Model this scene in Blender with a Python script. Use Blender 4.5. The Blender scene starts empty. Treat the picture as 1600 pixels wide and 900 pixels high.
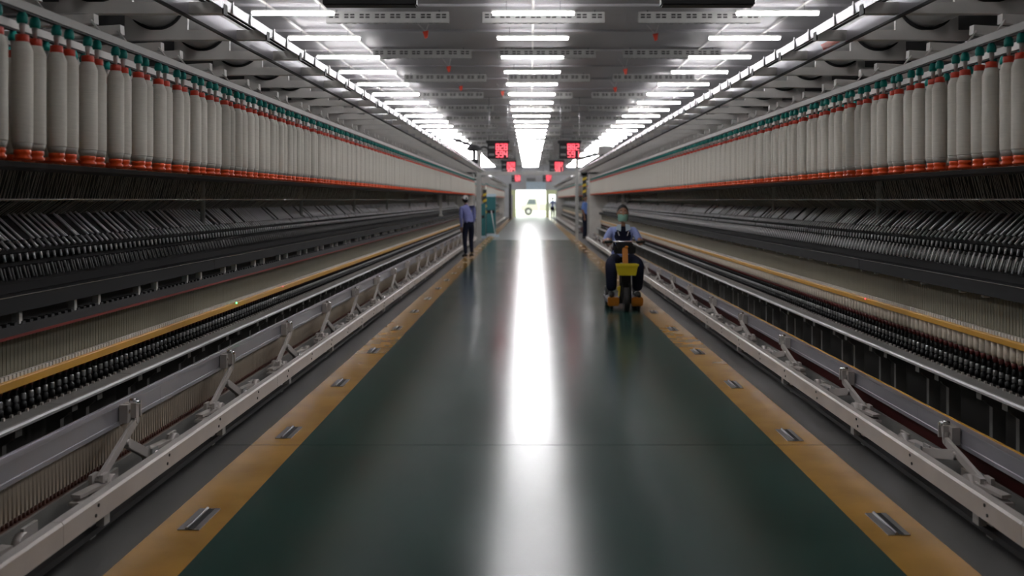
import bpy, bmesh, math, random
from mathutils import Vector, Matrix
random.seed(7)
SC = bpy.context.scene
COL = SC.collection
PI = math.pi

# ------------------------------------------------------------------ camera
cam_d = bpy.data.cameras.new('camera')
cam_d.lens = 35.0
cam_d.sensor_width = 36.0
cam_d.shift_x = -28 / 1600
cam_d.shift_y = -138 / 1600
cam_d.clip_start = 0.05
cam_d.clip_end = 400
cam_d.dof.use_dof = True
cam_d.dof.focus_distance = 6.5
cam_d.dof.aperture_fstop = 2.2
cam = bpy.data.objects.new('camera', cam_d)
cam.location = (-0.05, 0, 1.5)
cam.rotation_euler = (PI / 2, 0, 0)
COL.objects.link(cam)
SC.camera = cam

# ------------------------------------------------------------------ world, sun, exposure
W = bpy.data.worlds.new('world')
SC.world = W
W.use_nodes = True
bg = W.node_tree.nodes['Background']
bg.inputs[0].default_value = (0.93, 1.0, 0.93, 1)
bg.inputs[1].default_value = 0.8
sun_d = bpy.data.lights.new('sun', 'SUN')
sun_d.energy = 0.9
sun_d.angle = 0.05
sun_d.color = (1, 0.97, 0.88)
sun = bpy.data.objects.new('sun', sun_d)
sun.rotation_euler = (math.radians(38), 0, math.radians(-12))
sun.location = (0, 90, 30)
COL.objects.link(sun)
LAMP = 15.0
SC.view_settings.view_transform = 'Standard'
SC.view_settings.look = 'None'
SC.view_settings.exposure = 1.85
SC.view_settings.gamma = 1.0
SC.view_settings.use_curve_mapping = False
SC.cycles.use_denoising = True
SC.cycles.max_bounces = 7
SC.cycles.diffuse_bounces = 4
SC.cycles.glossy_bounces = 3
SC.cycles.sample_clamp_indirect = 4.0
SC.cycles.caustics_reflective = False
SC.cycles.caustics_refractive = False

# ------------------------------------------------------------------ materials
def mat(name, col, rough=0.5, metal=0.0, var=0.12, scale=6.0, bump=0.0, stretch=None, spec=0.5, rvar=0.1):
    m = bpy.data.materials.new(name)
    m.use_nodes = True
    nt = m.node_tree
    b = nt.nodes['Principled BSDF']
    b.inputs['Metallic'].default_value = metal
    b.inputs['Specular IOR Level'].default_value = spec
    tc = nt.nodes.new('ShaderNodeTexCoord')
    mp = nt.nodes.new('ShaderNodeMapping')
    if stretch:
        mp.inputs['Scale'].default_value = stretch
    nz = nt.nodes.new('ShaderNodeTexNoise')
    nz.inputs['Scale'].default_value = scale
    nz.inputs['Detail'].default_value = 4
    nt.links.new(tc.outputs['Object'], mp.inputs[0])
    nt.links.new(mp.outputs[0], nz.inputs['Vector'])
    cr = nt.nodes.new('ShaderNodeValToRGB')
    cr.color_ramp.elements[0].position = 0.3
    cr.color_ramp.elements[1].position = 0.7
    cr.color_ramp.elements[0].color = tuple(max(0, c * (1 - var)) for c in col) + (1,)
    cr.color_ramp.elements[1].color = tuple(min(1, c * (1 + var)) for c in col) + (1,)
    nt.links.new(nz.outputs[0], cr.inputs[0])
    nt.links.new(cr.outputs[0], b.inputs['Base Color'])
    mr = nt.nodes.new('ShaderNodeMapRange')
    mr.inputs['To Min'].default_value = max(0.02, rough * (1 - rvar))
    mr.inputs['To Max'].default_value = min(1, rough * (1 + rvar))
    nt.links.new(nz.outputs[0], mr.inputs['Value'])
    nt.links.new(mr.outputs[0], b.inputs['Roughness'])
    if bump:
        bp = nt.nodes.new('ShaderNodeBump')
        bp.inputs['Strength'].default_value = bump
        bp.inputs['Distance'].default_value = 0.01
        nt.links.new(nz.outputs[0], bp.inputs['Height'])
        nt.links.new(bp.outputs[0], b.inputs['Normal'])
    return m

def emit(name, col, strength):
    m = bpy.data.materials.new(name)
    m.use_nodes = True
    b = m.node_tree.nodes['Principled BSDF']
    b.inputs['Base Color'].default_value = (0.8, 0.8, 0.8, 1)
    b.inputs['Emission Color'].default_value = col + (1,)
    b.inputs['Emission Strength'].default_value = strength
    return m

M = {
    'floor_green': mat('green epoxy', (0.020, 0.058, 0.049), 0.19, var=0.22, scale=0.8, rvar=0.22, bump=0.02, spec=0.36),
    'floor_yellow': mat('yellow floor paint', (0.46, 0.24, 0.045), 0.16, var=0.16, scale=3, rvar=0.35, bump=0.03),
    'floor_dull': mat('worn grey green floor', (0.15, 0.185, 0.175), 0.30, var=0.15, scale=0.8, rvar=0.2),
    'floor_grey': mat('grey screed', (0.10, 0.098, 0.095), 0.36, var=0.4, scale=1.6, rvar=0.3, stretch=(1, .35, 1)),
    'ceil': mat('ceiling sheet', (0.40, 0.39, 0.40), 0.5, var=0.06, scale=1.5, rvar=0.2, spec=0.35),
    'wall': mat('painted wall', (0.45, 0.46, 0.48), 0.6, var=0.06, scale=2),
    'wall_pale': mat('pale lime wall', (0.72, 0.78, 0.45), 0.6, var=0.06),
    'white': mat('white enamel', (0.70, 0.68, 0.65), 0.42, var=0.07, scale=5),
    'greyw': mat('grey enamel', (0.36, 0.355, 0.34), 0.45, var=0.1, scale=5),
    'rail': mat('cream grey steel rail', (0.52, 0.48, 0.45), 0.38, var=0.1, scale=4, metal=0.15),
    'alu': mat('anodised aluminium', (0.42, 0.41, 0.45), 0.32, metal=0.55, var=0.08, scale=3, stretch=(1, 0.3, 1)),
    'galv': mat('galvanised steel', (0.66, 0.66, 0.68), 0.26, metal=0.75, var=0.2, scale=9),
    'silver': mat('polished steel', (0.62, 0.62, 0.62), 0.25, metal=0.85, var=0.08, scale=8),
    'chrome': mat('chrome', (0.80, 0.79, 0.80), 0.16, metal=1.0, var=0.05, scale=8),
    'dark': mat('dark grey steel', (0.028, 0.028, 0.030), 0.55, var=0.2, scale=5),
    'black': mat('black enamel', (0.010, 0.010, 0.011), 0.5, var=0.2, scale=5, spec=0.3),
    'blackm': mat('black matt', (0.008, 0.008, 0.009), 0.7, var=0.2, scale=5),
    'beamblack': mat('charcoal beam', (0.012, 0.0125, 0.014), 0.65, var=0.15, scale=3, spec=0.25),
    'rubber': mat('black rubber', (0.012, 0.012, 0.012), 0.6, var=0.2),
    'roving': mat('white cotton roving', (0.74, 0.70, 0.63), 0.9, var=0.05, scale=60, stretch=(0.3, 0.3, 4), bump=0.15, spec=0.1),
    'thread': mat('cotton strand', (0.50, 0.47, 0.42), 0.9, var=0.1, scale=30, spec=0.1),
    'red': mat('red plastic', (0.74, 0.06, 0.025), 0.35, var=0.1, scale=10),
    'orange': mat('orange plastic', (0.78, 0.085, 0.015), 0.32, var=0.12, scale=10),
    'teal': mat('teal plastic', (0.012, 0.40, 0.35), 0.4, var=0.12, scale=10),
    'tube': mat('cream plastic tube', (0.56, 0.48, 0.38), 0.5, var=0.06, scale=10),
    'brown': mat('brown plastic', (0.10, 0.035, 0.022), 0.5, var=0.15, scale=10),
    'maroon': mat('maroon belt', (0.11, 0.014, 0.012), 0.5, var=0.15, scale=4),
    'olive': mat('olive separator plastic', (0.22, 0.20, 0.145), 0.5, var=0.08, scale=7),
    'yellow': mat('yellow ring rail enamel', (0.66, 0.34, 0.045), 0.4, var=0.1, scale=4),
    'yarn': mat('beige yarn', (0.60, 0.53, 0.44), 0.9, var=0.06, scale=30, spec=0.1),
    'nose': mat('satin steel nose', (0.50, 0.50, 0.50), 0.5, metal=0.4, var=0.06, scale=8),
    'pin': mat('white slanted pin', (0.88, 0.86, 0.86), 0.3, var=0.03, scale=8),
    'inner': mat('dark inner panel', (0.022, 0.020, 0.017), 0.7, var=0.2, scale=3),
    'arm': mat('bright pressed steel', (0.90, 0.90, 0.92), 0.28, metal=0.3, var=0.08, scale=8),
    'steel': mat('dull steel', (0.34, 0.34, 0.34), 0.35, metal=0.7, var=0.1, scale=8),
    'plate': mat('grey steel plate', (0.24, 0.235, 0.22), 0.45, metal=0.2, var=0.1, scale=8),
    'darkred': mat('dark red strip', (0.20, 0.018, 0.012), 0.5, var=0.15, scale=5),
    'flange': mat('grey flange', (0.52, 0.50, 0.46), 0.5, var=0.08, scale=10),
    'foil': mat('silver foil duct', (0.58, 0.58, 0.58), 0.36, metal=0.5, var=0.12, scale=7, bump=0.5),
    'tealcab': mat('teal cabinet enamel', (0.014, 0.13, 0.14), 0.4, var=0.1, scale=3),
    'paleblue': mat('pale blue enamel', (0.55, 0.68, 0.78), 0.4, var=0.05),
    'hazy': mat('hazard yellow', (0.62, 0.42, 0.02), 0.4, var=0.1),
    'scooter': mat('orange scooter enamel', (0.42, 0.15, 0.008), 0.35, var=0.1),
    'basket': mat('yellow plastic crate', (0.62, 0.50, 0.02), 0.4, var=0.08),
    'skin': mat('brown skin', (0.30, 0.15, 0.09), 0.5, var=0.08, scale=20),
    'hair': mat('black hair', (0.010, 0.008, 0.008), 0.7, var=0.3, scale=30),
    'shirt': mat('light blue shirt', (0.30, 0.36, 0.66), 0.85, var=0.08, scale=12, spec=0.2),
    'shirt2': mat('blue shirt', (0.16, 0.27, 0.62), 0.85, var=0.08, scale=12, spec=0.2),
    'shirt3': mat('lavender blue shirt', (0.22, 0.24, 0.50), 0.85, var=0.08, scale=12, spec=0.2),
    'navy': mat('navy cloth', (0.012, 0.014, 0.030), 0.85, var=0.15, scale=12, spec=0.2),
    'mask': mat('green mask cloth', (0.24, 0.44, 0.36), 0.85, var=0.05, scale=20, spec=0.2),
    'capw': mat('white cap cloth', (0.66, 0.66, 0.66), 0.85, var=0.05, spec=0.2),
    'shoe': mat('black shoe', (0.015, 0.014, 0.014), 0.4, var=0.1),
    'sole': mat('tan sole', (0.50, 0.30, 0.07), 0.6, var=0.1),
    'eye': mat('eye white', (0.65, 0.62, 0.58), 0.3, var=0.02),
    'ground': mat('sunlit concrete yard', (0.55, 0.56, 0.46), 0.8, var=0.06, scale=0.5),
    'truck': mat('cream truck paint', (0.40, 0.40, 0.34), 0.4, var=0.03),
    'glassd': mat('dark truck glass', (0.10, 0.12, 0.13), 0.1, var=0.05),
    'lamp': emit('lit lamp diffuser', (1.0, 0.985, 1.0), LAMP),
    'led': emit('red led', (1.0, 0.015, 0.05), 0.5),
    'ledg': emit('green led', (0.05, 1.0, 0.2), 1.5),
    'panel': mat('grey panel', (0.20, 0.20, 0.20), 0.5, var=0.1),
}

# ------------------------------------------------------------------ mesh helpers
class MB:
    def __init__(s):
        s.v = []; s.f = []; s.mi = []; s.cur = 0; s.sm = []; s.smooth = False
    def add(s, vs, fs):
        o = len(s.v)
        s.v += [tuple(p) for p in vs]
        for f in fs:
            s.f.append([o + i for i in f]); s.mi.append(s.cur); s.sm.append(s.smooth)
    def box(s, x0, x1, y0, y1, z0, z1):
        if x0 > x1: x0, x1 = x1, x0
        if y0 > y1: y0, y1 = y1, y0
        if z0 > z1: z0, z1 = z1, z0
        s.add([(x0,y0,z0),(x1,y0,z0),(x1,y1,z0),(x0,y1,z0),(x0,y0,z1),(x1,y0,z1),(x1,y1,z1),(x0,y1,z1)],
              [(0,3,2,1),(4,5,6,7),(0,1,5,4),(1,2,6,5),(2,3,7,6),(3,0,4,7)])
    def bar(s, p, q, w, h, up=(1, 0, 0)):
        """box from p to q; w across (along up), h across the third axis"""
        p = Vector(p); q = Vector(q); d = (q - p).normalized()
        u = Vector(up); u = (u - d * u.dot(d)).normalized(); n = d.cross(u)
        u *= w / 2; n *= h / 2
        s.add([p-u-n, p+u-n, p+u+n, p-u+n, q-u-n, q+u-n, q+u+n, q-u+n],
              [(0,3,2,1),(4,5,6,7),(0,1,5,4),(1,2,6,5),(2,3,7,6),(3,0,4,7)])
    def tube(s, p, q, r, n=8, r2=None, caps=True):
        p = Vector(p); q = Vector(q); d = (q - p).normalized()
        a = Vector((0, 0, 1)) if abs(d.z) < 0.9 else Vector((1, 0, 0))
        u = d.cross(a).normalized(); w = d.cross(u)
        r2 = r if r2 is None else r2
        vs = [p + (u * math.cos(2*PI*i/n) + w * math.sin(2*PI*i/n)) * r for i in range(n)]
        vs += [q + (u * math.cos(2*PI*i/n) + w * math.sin(2*PI*i/n)) * r2 for i in range(n)]
        fs = [(i, (i+1) % n, n + (i+1) % n, n + i) for i in range(n)]
        sm = s.smooth; s.smooth = n > 5
        s.add(vs, fs); s.smooth = sm
        if caps:
            o = len(s.v) - 2 * n
            s.f.append([o + i for i in range(n)][::-1]); s.mi.append(s.cur); s.sm.append(False)
            s.f.append([o + n + i for i in range(n)]); s.mi.append(s.cur); s.sm.append(False)
    def lathe(s, prof, c=(0, 0, 0), n=14, caps=True):
        cx, cy, cz = c; vs = []; fs = []
        for r, z in prof:
            vs += [(cx + r*math.cos(2*PI*i/n), cy + r*math.sin(2*PI*i/n), cz + z) for i in range(n)]
        for k in range(len(prof) - 1):
            for i in range(n):
                j = (i + 1) % n
                fs.append((k*n + i, k*n + j, (k+1)*n + j, (k+1)*n + i))
        if caps:
            fs.append(tuple(range(n))[::-1]); fs.append(tuple((len(prof)-1)*n + i for i in range(n)))
        sm = s.smooth; s.smooth = True; s.add(vs, fs); s.smooth = sm
    def prism(s, pts, y0, y1, axis='y'):
        """closed outline of (x, z) pairs swept along y (or (y, z) pairs swept along x)"""
        n = len(pts)
        mk = (lambda a, b, t: (a, t, b)) if axis == 'y' else (lambda a, b, t: (t, a, b))
        vs = [mk(a, b, y0) for a, b in pts] + [mk(a, b, y1) for a, b in pts]
        fs = [tuple(range(n)), tuple(range(n, 2*n))[::-1]] + [(i, n + i, n + (i+1) % n, (i+1) % n) for i in range(n)]
        s.add(vs, fs)
    def ball(s, c, r, n=10, m=7):
        cx, cy, cz = c
        rx, ry, rz = r if isinstance(r, tuple) else (r, r, r)
        vs = [(cx, cy, cz + rz)]
        for k in range(1, m):
            t = PI * k / m
            vs += [(cx + rx*math.sin(t)*math.cos(2*PI*i/n), cy + ry*math.sin(t)*math.sin(2*PI*i/n), cz + rz*math.cos(t)) for i in range(n)]
        vs.append((cx, cy, cz - rz))
        fs = [(0, 1 + i, 1 + (i+1) % n) for i in range(n)]
        for k in range(m - 2):
            for i in range(n):
                j = (i + 1) % n
                fs.append((1 + k*n + i, 1 + (k+1)*n + i, 1 + (k+1)*n + j, 1 + k*n + j))
        L = len(vs) - 1; b = 1 + (m-2)*n
        fs += [(L, b + (i+1) % n, b + i) for i in range(n)]
        sm = s.smooth; s.smooth = True; s.add(vs, fs); s.smooth = sm
    def mesh(s, name, mats, bevel=0.0):
        me = bpy.data.meshes.new(name)
        me.from_pydata(s.v, [], s.f)
        for m in (mats if isinstance(mats, (list, tuple)) else [mats]):
            me.materials.append(m)
        me.polygons.foreach_set('material_index', s.mi)
        me.polygons.foreach_set('use_smooth', s.sm)
        b = bmesh.new(); b.from_mesh(me)
        bmesh.ops.recalc_face_normals(b, faces=b.faces)
        if bevel:
            bmesh.ops.bevel(b, geom=list(b.edges), offset=bevel, segments=2, affect='EDGES', clamp_overlap=True)
        b.to_mesh(me); b.free()
        me.update()
        return me
    def obj(s, name, mats, parent=None, bevel=0.0, kind=None, label=None):
        return link(name, s.mesh(name, mats, bevel), parent, kind, label)

def link(name, me, parent=None, kind=None, label=None, loc=None, rz=0):
    o = bpy.data.objects.new(name, me)
    COL.objects.link(o)
    if parent is not None: o.parent = parent
    if kind: o['kind'] = kind
    if label: o['label'] = label
    if loc is not None: o.location = loc
    if rz: o.rotation_euler[2] = rz
    return o

def tag(o, label, cat, group=None):
    o['label'] = label; o['category'] = cat
    if group: o['group'] = group
    return o

def thing(name, label, cat, loc=(0, 0, 0), group=None, rz=0):
    o = link(name, None, loc=loc, rz=rz)
    o.empty_display_size = 0.1
    return tag(o, label, cat, group)

def copy_tree(o, **kw):
    c = o.copy(); COL.objects.link(c)
    for ch in list(o.children):
        d = ch.copy(); COL.objects.link(d); d.parent = c
        for g in list(ch.children):
            e = g.copy(); COL.objects.link(e); e.parent = d
    return c

def ordn(i):
    w = ['first','second','third','fourth','fifth','sixth','seventh','eighth','ninth','tenth','eleventh','twelfth']
    if i <= 12: return w[i-1]
    return '%d%s' % (i, 'th' if 10 <= i % 100 <= 20 else {1:'st',2:'nd',3:'rd'}.get(i % 10, 'th'))

# ------------------------------------------------------------------ the hall
Y0, Y1, XW, ZC = -7.0, 86.0, 6.2, 4.45
JOINT = 6.09
mb = MB()
def floor_piece(y0, y1):
    xs = [-XW, -1.755, -1.455, 1.455, 1.755, XW]
    for i, mi in enumerate([2, 1, 4 if y0 > 37 else 0, 1, 2]):
        mb.cur = mi
        mb.add([(xs[i], y0, 0), (xs[i+1], y0, 0), (xs[i+1], y1, 0), (xs[i], y1, 0)], [(0, 1, 2, 3)])
JOINTS = (JOINT, 22.0, 37.2, 60.0)
for a, b in zip((Y0,) + tuple(j + .004 for j in JOINTS), tuple(j - .004 for j in JOINTS) + (Y1,)):
    floor_piece(a, b)
mb.cur = 3
for j in JOINTS:
    a, b = j - .004, j + .004
    mb.add([(-XW,a,0),(XW,a,0),(XW,a,-.012),(-XW,a,-.012),(-XW,b,0),(XW,b,0),(XW,b,-.012),(-XW,b,-.012)],
           [(0,1,2,3),(4,5,6,7),(3,2,6,7)])
mb.obj('floor', [M['floor_green'], M['floor_yellow'], M['floor_grey'], M['blackm'], M['floor_dull']], kind='structure')

mb = MB(); mb.box(-XW - .15, XW + .15, Y0, Y1, ZC + .05, ZC + .15)
ceiling = mb.obj('ceiling', M['ceil'], kind='structure')
PITCH = 2.27
mb = MB()
mb.box(-XW, XW, 0.012, PITCH - .012, 0, .05)
mb.box(-XW, XW, PITCH - .10, PITCH - .02, -.035, 0)
me = mb.mesh('panel', M['ceil'])
k = 0
y = 15.1 - 9 * PITCH
while y < Y1:
    if y + PITCH <= Y1 + .8:
        link('panel', me, ceiling, loc=(0, y, ZC))
    y += PITCH

for s, nm in ((-1, 'wall_left'), (1, 'wall_right')):
    mb = MB(); mb.box(s*XW, s*(XW + .15), Y0, Y1, 0, ZC + .05); mb.obj(nm, M['wall'], kind='structure')
mb = MB(); mb.box(-XW, XW, Y0 - .15, Y0, 0, ZC + .15); mb.obj('wall_back', M['wall'], kind='structure')
# far wall with the bright doorway and a narrow side doorway
DX0, DX1, DZ = -1.27, 1.33, 2.34
SX0, SX1, SZ = 1.60, 2.15, 2.0
mb = MB()
mb.box(-XW, DX0, Y1, Y1 + .2, 0, ZC + .15)
mb.box(DX0, DX1, Y1, Y1 + .2, DZ, ZC + .15)
mb.box(DX1, SX0, Y1, Y1 + .2, 0, ZC + .15)
mb.box(SX0, SX1, Y1, Y1 + .2, SZ, ZC + .15)
mb.box(SX1, XW, Y1, Y1 + .2, 0, ZC + .15)
mb.obj('wall_far', M['wall'], kind='structure')
mb = MB()
mb.box(DX0 - .26, DX0, Y1 - .05, Y1 - .01, 0, DZ); mb.box(DX1, DX1 + .2, Y1 - .05, Y1 - .01, 0, DZ)
mb.box(DX0 - .45, DX0 - .26, Y1 - .05, Y1 - .01, 1.9, DZ); mb.box(DX1 + .2, DX1 + 1.0, Y1 - .05, Y1 - .01, 1.97, DZ)
mb.obj('trim_1', M['wall_pale'], kind='structure')
# outside: yard and the truck parked there
mb = MB(); mb.box(-30, 30, Y1 + .2, 160, -.15, -.02); mb.obj('ground', M['ground'], kind='structure')
def truck():
    t = thing('pickup_truck', 'pale cream truck parked outside the bright far doorway', 'truck', (0.25, 98, -.02))
    mb = MB()
    mb.prism([(-1.2,.45),(-1.2,.95),(-.75,1.05),(-.45,1.65),(.35,1.65),(.5,1.0),(.55,.45)], -.9, .9)
    mb.obj('cab', M['truck'], t, bevel=.03)
    mb = MB(); mb.box(.6, 3.6, -.95, .95, .55, 1.15); mb.box(.6, 3.6, -.95, .95, .45, .55)
    mb.obj('cargo_bed', M['truck'], t, bevel=.02)
    mb = MB(); mb.prism([(-.62,1.06),(-.4,1.55),(.22,1.55),(.3,1.06)], -.915, -.895); mb.obj('side_window', M['glassd'], t)
    for x in (-.45, 2.6):
        for yy in (-.8, .8):
            mb = MB(); mb.tube((x, yy - .12, .38), (x, yy + .12, .38), .38, 20)
            w = mb.obj('wheel', M['rubber'], t)
            mb = MB(); mb.tube((x, yy - .13, .38), (x, yy + .13, .38), .2, 14); mb.obj('hub', M['silver'], w)
truck()

# ------------------------------------------------------------------ ceiling lamps
LZ = 4.28
def lamp_master():
    t = thing('tube_lamp', '', 'lamp', (0, 0, LZ))
    mb = MB(); mb.smooth = False
    n = 8
    pts = [(.042*math.cos(PI + PI*i/n), .038*math.sin(PI + PI*i/n)) for i in range(n + 1)]
    mb.prism(pts, -.60, .60, axis='x')
    mb.obj('diffuser', M['lamp'], t)
    mb = MB(); mb.box(-.62, .62, -.035, .035, .001, .035)
    mb.obj('housing', M['white'], t)
    for x in (-.4, .4):
        mb = MB(); mb.box(x - .006, x + .006, -.006, .006, .035, ZC - LZ)
        mb.obj('hanger', M['galv'], t)
    return t
lm = lamp_master()
NL = 31
first = True
ROWS = ((-3.57, 'left'), (0, 'centre'), (3.63, 'right'))
for X, nm in ROWS:
    vis = 0
    for k in range(-5, NL):
        o = lm if first else copy_tree(lm)
        first = False
        o.location = (X, 14.8 + k * PITCH, LZ)
        if k >= 0:
            vis += 1
            lb = 'lit white ceiling tube lamp, %s of the %s row counting from the camera' % (ordn(vis), nm)
        else:
            lb = 'lit tube lamp of the %s row overhead out of view, %s before the visible ones' % (nm, ordn(-k))
        tag(o, lb, 'lamp', 'ceiling tube lamps of the %s row' % nm)
# thin white strips running along the ceiling over the lamp rows
for X, nm in ((-3.97,'outer left'),(-3.17,'inner left'),(0,'centre'),(3.23,'inner right'),(4.03,'outer right')):
    mb = MB(); mb.box(X - .02, X + .02, 6, 85.5, ZC - .05, ZC - .036)
    tag(mb.obj('ceiling_strip', M['white']), 'thin white strip along the ceiling above the %s lamp line' % nm, 'conduit', 'ceiling strips')

# perforated channels hung crosswise below the ceiling
def channel_mesh(L=1.9, H=.17, D=.10):
    mb = MB(); th = .008
    rows = ((.115, .14), (.075, .10))
    n = 8
    groups = [(-L/2 + L*(i + .5)/n) for i in range(n)]
    holes = sorted([g + d for g in groups[::1] for d in (-.045, .045)])
    # front plate built of strips and blocks round real holes
    mb.box(-L/2, L/2, 0, th, .14, H)
    mb.box(-L/2, L/2, 0, th, .100, .115)
    mb.box(-L/2, L/2, 0, th, 0, .075)
    for z0, z1 in rows:
        xs = [-L/2]
        for h in holes: xs += [h - .034, h + .034]
        xs.append(L/2)
        for i in range(0, len(xs), 2): mb.box(xs[i], xs[i+1], 0, th, z0, z1)
    mb.cur = 1
    mb.box(-L/2 + .002, L/2 - .002, .05, .055, .0, H)
    mb.cur = 0
    mb.box(-L/2, L/2, th, D, H - th, H); mb.box(-L/2, L/2, D - th, D, 0, H)
    # bottom web with slot row
    xs = [-L/2]
    for i in range(n - 1):
        for d in (-.05, .05): xs += [groups[i] + L/n/2 + d - .03, groups[i] + L/n/2 + d + .03]
    xs.append(L/2)
    for i in range(0, len(xs), 2): mb.box(xs[i], xs[i+1], th, D - th, 0, th)
    mb.box(-L/2, L/2, th, .03, 0, th)
    return mb.mesh('ceiling_channel', [M['greyw'], M['blackm']])
chm = channel_mesh()
for k, (yc) in enumerate([15.45 + 3.85 * i for i in range(17)]):
    off = -.12 + .12 * ((k * 7) % 3)
    for j, nm in ((-1, 'left'), (0, 'middle'), (1, 'right')):
        o = link('ceiling_channel', chm, loc=(off + .28 + j * 2.42, yc, 4.245))
        tag(o, 'grey perforated steel channel across the ceiling, %s piece of the %s line from the camera' % (nm, ordn(k + 1)), 'channel', 'perforated ceiling channels')
        mb = None
    # hangers
    if k == 0:
        hb = MB(); hb.box(-.01, .01, .04, .06, .16, ZC - 4.245)
        hm = hb.mesh('hanger', M['galv'])
    for o in [c for c in COL.objects if c.name.startswith('ceiling_channel') and not c.children]:
        for x in (-.8, .8): link('hanger', hm, o, loc=(x, 0, 0))

# small red tags on wires
def red_tag(x, y, z, i, where):
    t = thing('hanging_tag', 'small red tag on a wire below the ceiling, %s' % where, 'tag', (x, y, z), 'red tags under the ceiling')
    mb = MB(); mb.prism([(-.05, .05), (.05, .07), (.035, -.05), (-.01, -.07)], -.012, .012); mb.obj('tag_plate', M['red'], t, bevel=.004)
    mb = MB(); mb.tube((0, 0, .05), (-.15, .0, ZC - z), .004, 5); mb.tube((0, 0, .05), (.06, 0, ZC - z), .004, 5); mb.obj('wire', M['white'], t)
def pt(px, py, y):
    """a point of the hall seen at this place of the photograph at depth y"""
    return (-.05 + (px - 828) * y / 1555.6, y, 1.5 - (py - 312) * y / 1555.6)
for i, (px, py, yy, wh) in enumerate([(665,54,16.6,'nearest left of the centre lamps'), (701,108,20.6,'second left of the centre lamps'), (720,138,24.2,'third left of the centre lamps'),
                           (785,146,25.3,'beside the sixth centre lamp'), (1024,58,16.8,'nearest right of the centre lamps'), (977,112,20.8,'second right of the centre lamps'), (961,140,24.4,'third right of the centre lamps')]):
    red_tag(*pt(px, py, yy), i, wh)

# ------------------------------------------------------------------ floor slots in the yellow stripes
mb = MB()
mb.box(-.05, .05, -.155, .155, 0.0005, .004)
slm = mb.mesh('floor_slot', M['steel'])
mb = MB(); mb.box(-.004, .024, -.15, .15, .0042, .0052); slot_m = mb.mesh('slot', M['blackm'])
mb = MB(); mb.tube((-.010, -.15, .007), (-.010, .15, .007), .007, 10); bar_m = mb.mesh('round_bar', M['steel'])
for s, nm, y0, x in ((-1, 'left', 4.67, -1.60), (1, 'right', 4.60, 1.60)):
    for k in range(22):
        o = link('floor_slot', slm, loc=(x, y0 + 1.735 * k, 0))
        tag(o, 'steel slotted plate let into the %s yellow floor stripe, %s from the camera' % (nm, ordn(k + 1)), 'floor plate', 'slotted plates in the %s stripe' % nm)
        if k < 12:
            link('slot', slot_m, o); link('round_bar', bar_m, o)

# ------------------------------------------------------------------ spinning frames
MOD = 1.68
SP = MOD / 24
# shared bobbin meshes (origin at the top hook)
def bobbin_meshes(n=16):
    mb = MB(); mb.lathe([(.024,-.118),(.027,-.120),(.0385,-.152),(.0392,-.156),(.0392,-.503),(.0385,-.506),(.030,-.508)], n=n)
    body = mb.mesh('roving_bobbin', M['roving'])
    mb = MB(); mb.lathe([(.020,-.090),(.0255,-.092),(.0255,-.118),(.023,-.122)], n=n); col = mb.mesh('collar', M['red'])
    mb = MB(); mb.lathe([(.036,-.5065),(.0375,-.509),(.032,-.531),(.028,-.532)], n=n); mb.cur = 1; mb.lathe([(.028,-.531),(.0315,-.533),(.0315,-.548),(.027,-.553),(.034,-.561),(.034,-.568),(.028,-.572)], n=n); base = mb.mesh('base', [M['flange'], M['orange']])
    return body, col, base
B_body, B_col, B_base = bobbin_meshes()
hb = MB(); hb.lathe([(.003,-.004),(.012,-.004),(.019,-.016),(.021,-.036),(.018,-.047)], n=12)
hb.cur = 1; hb.lathe([(.011,-.047),(.012,-.06),(.007,-.09)], n=8)
HOLDER = hb.mesh('bobbin_holder', [M['teal'], M['white']])
HOOK_Z = 2.224

def bobbin_into(mb, x, y, z, n=8, rs=1.0):
    mb.cur = 0; mb.lathe([(.026*rs,-.122),(.039*rs,-.150),(.039*rs,-.512),(.031,-.532)], (x, y, z), n)
    mb.cur = 1; mb.lathe([(.0255,-.090),(.0255,-.122)], (x, y, z), n)
    mb.cur = 2; mb.lathe([(.033,-.532),(.033,-.566)], (x, y, z), n)
FAR = MB()   # all bobbins past the nearest 300

def pairs_at(y0, y1, ph):
    out = []
    i = 0
    y = ph
    while y < y1:
        for d in (0, .100):
            yy = y + d + random.uniform(-.012, .012)
            if y0 <= yy < y1: out.append(yy)
        y += MOD / 6
    return out

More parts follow.
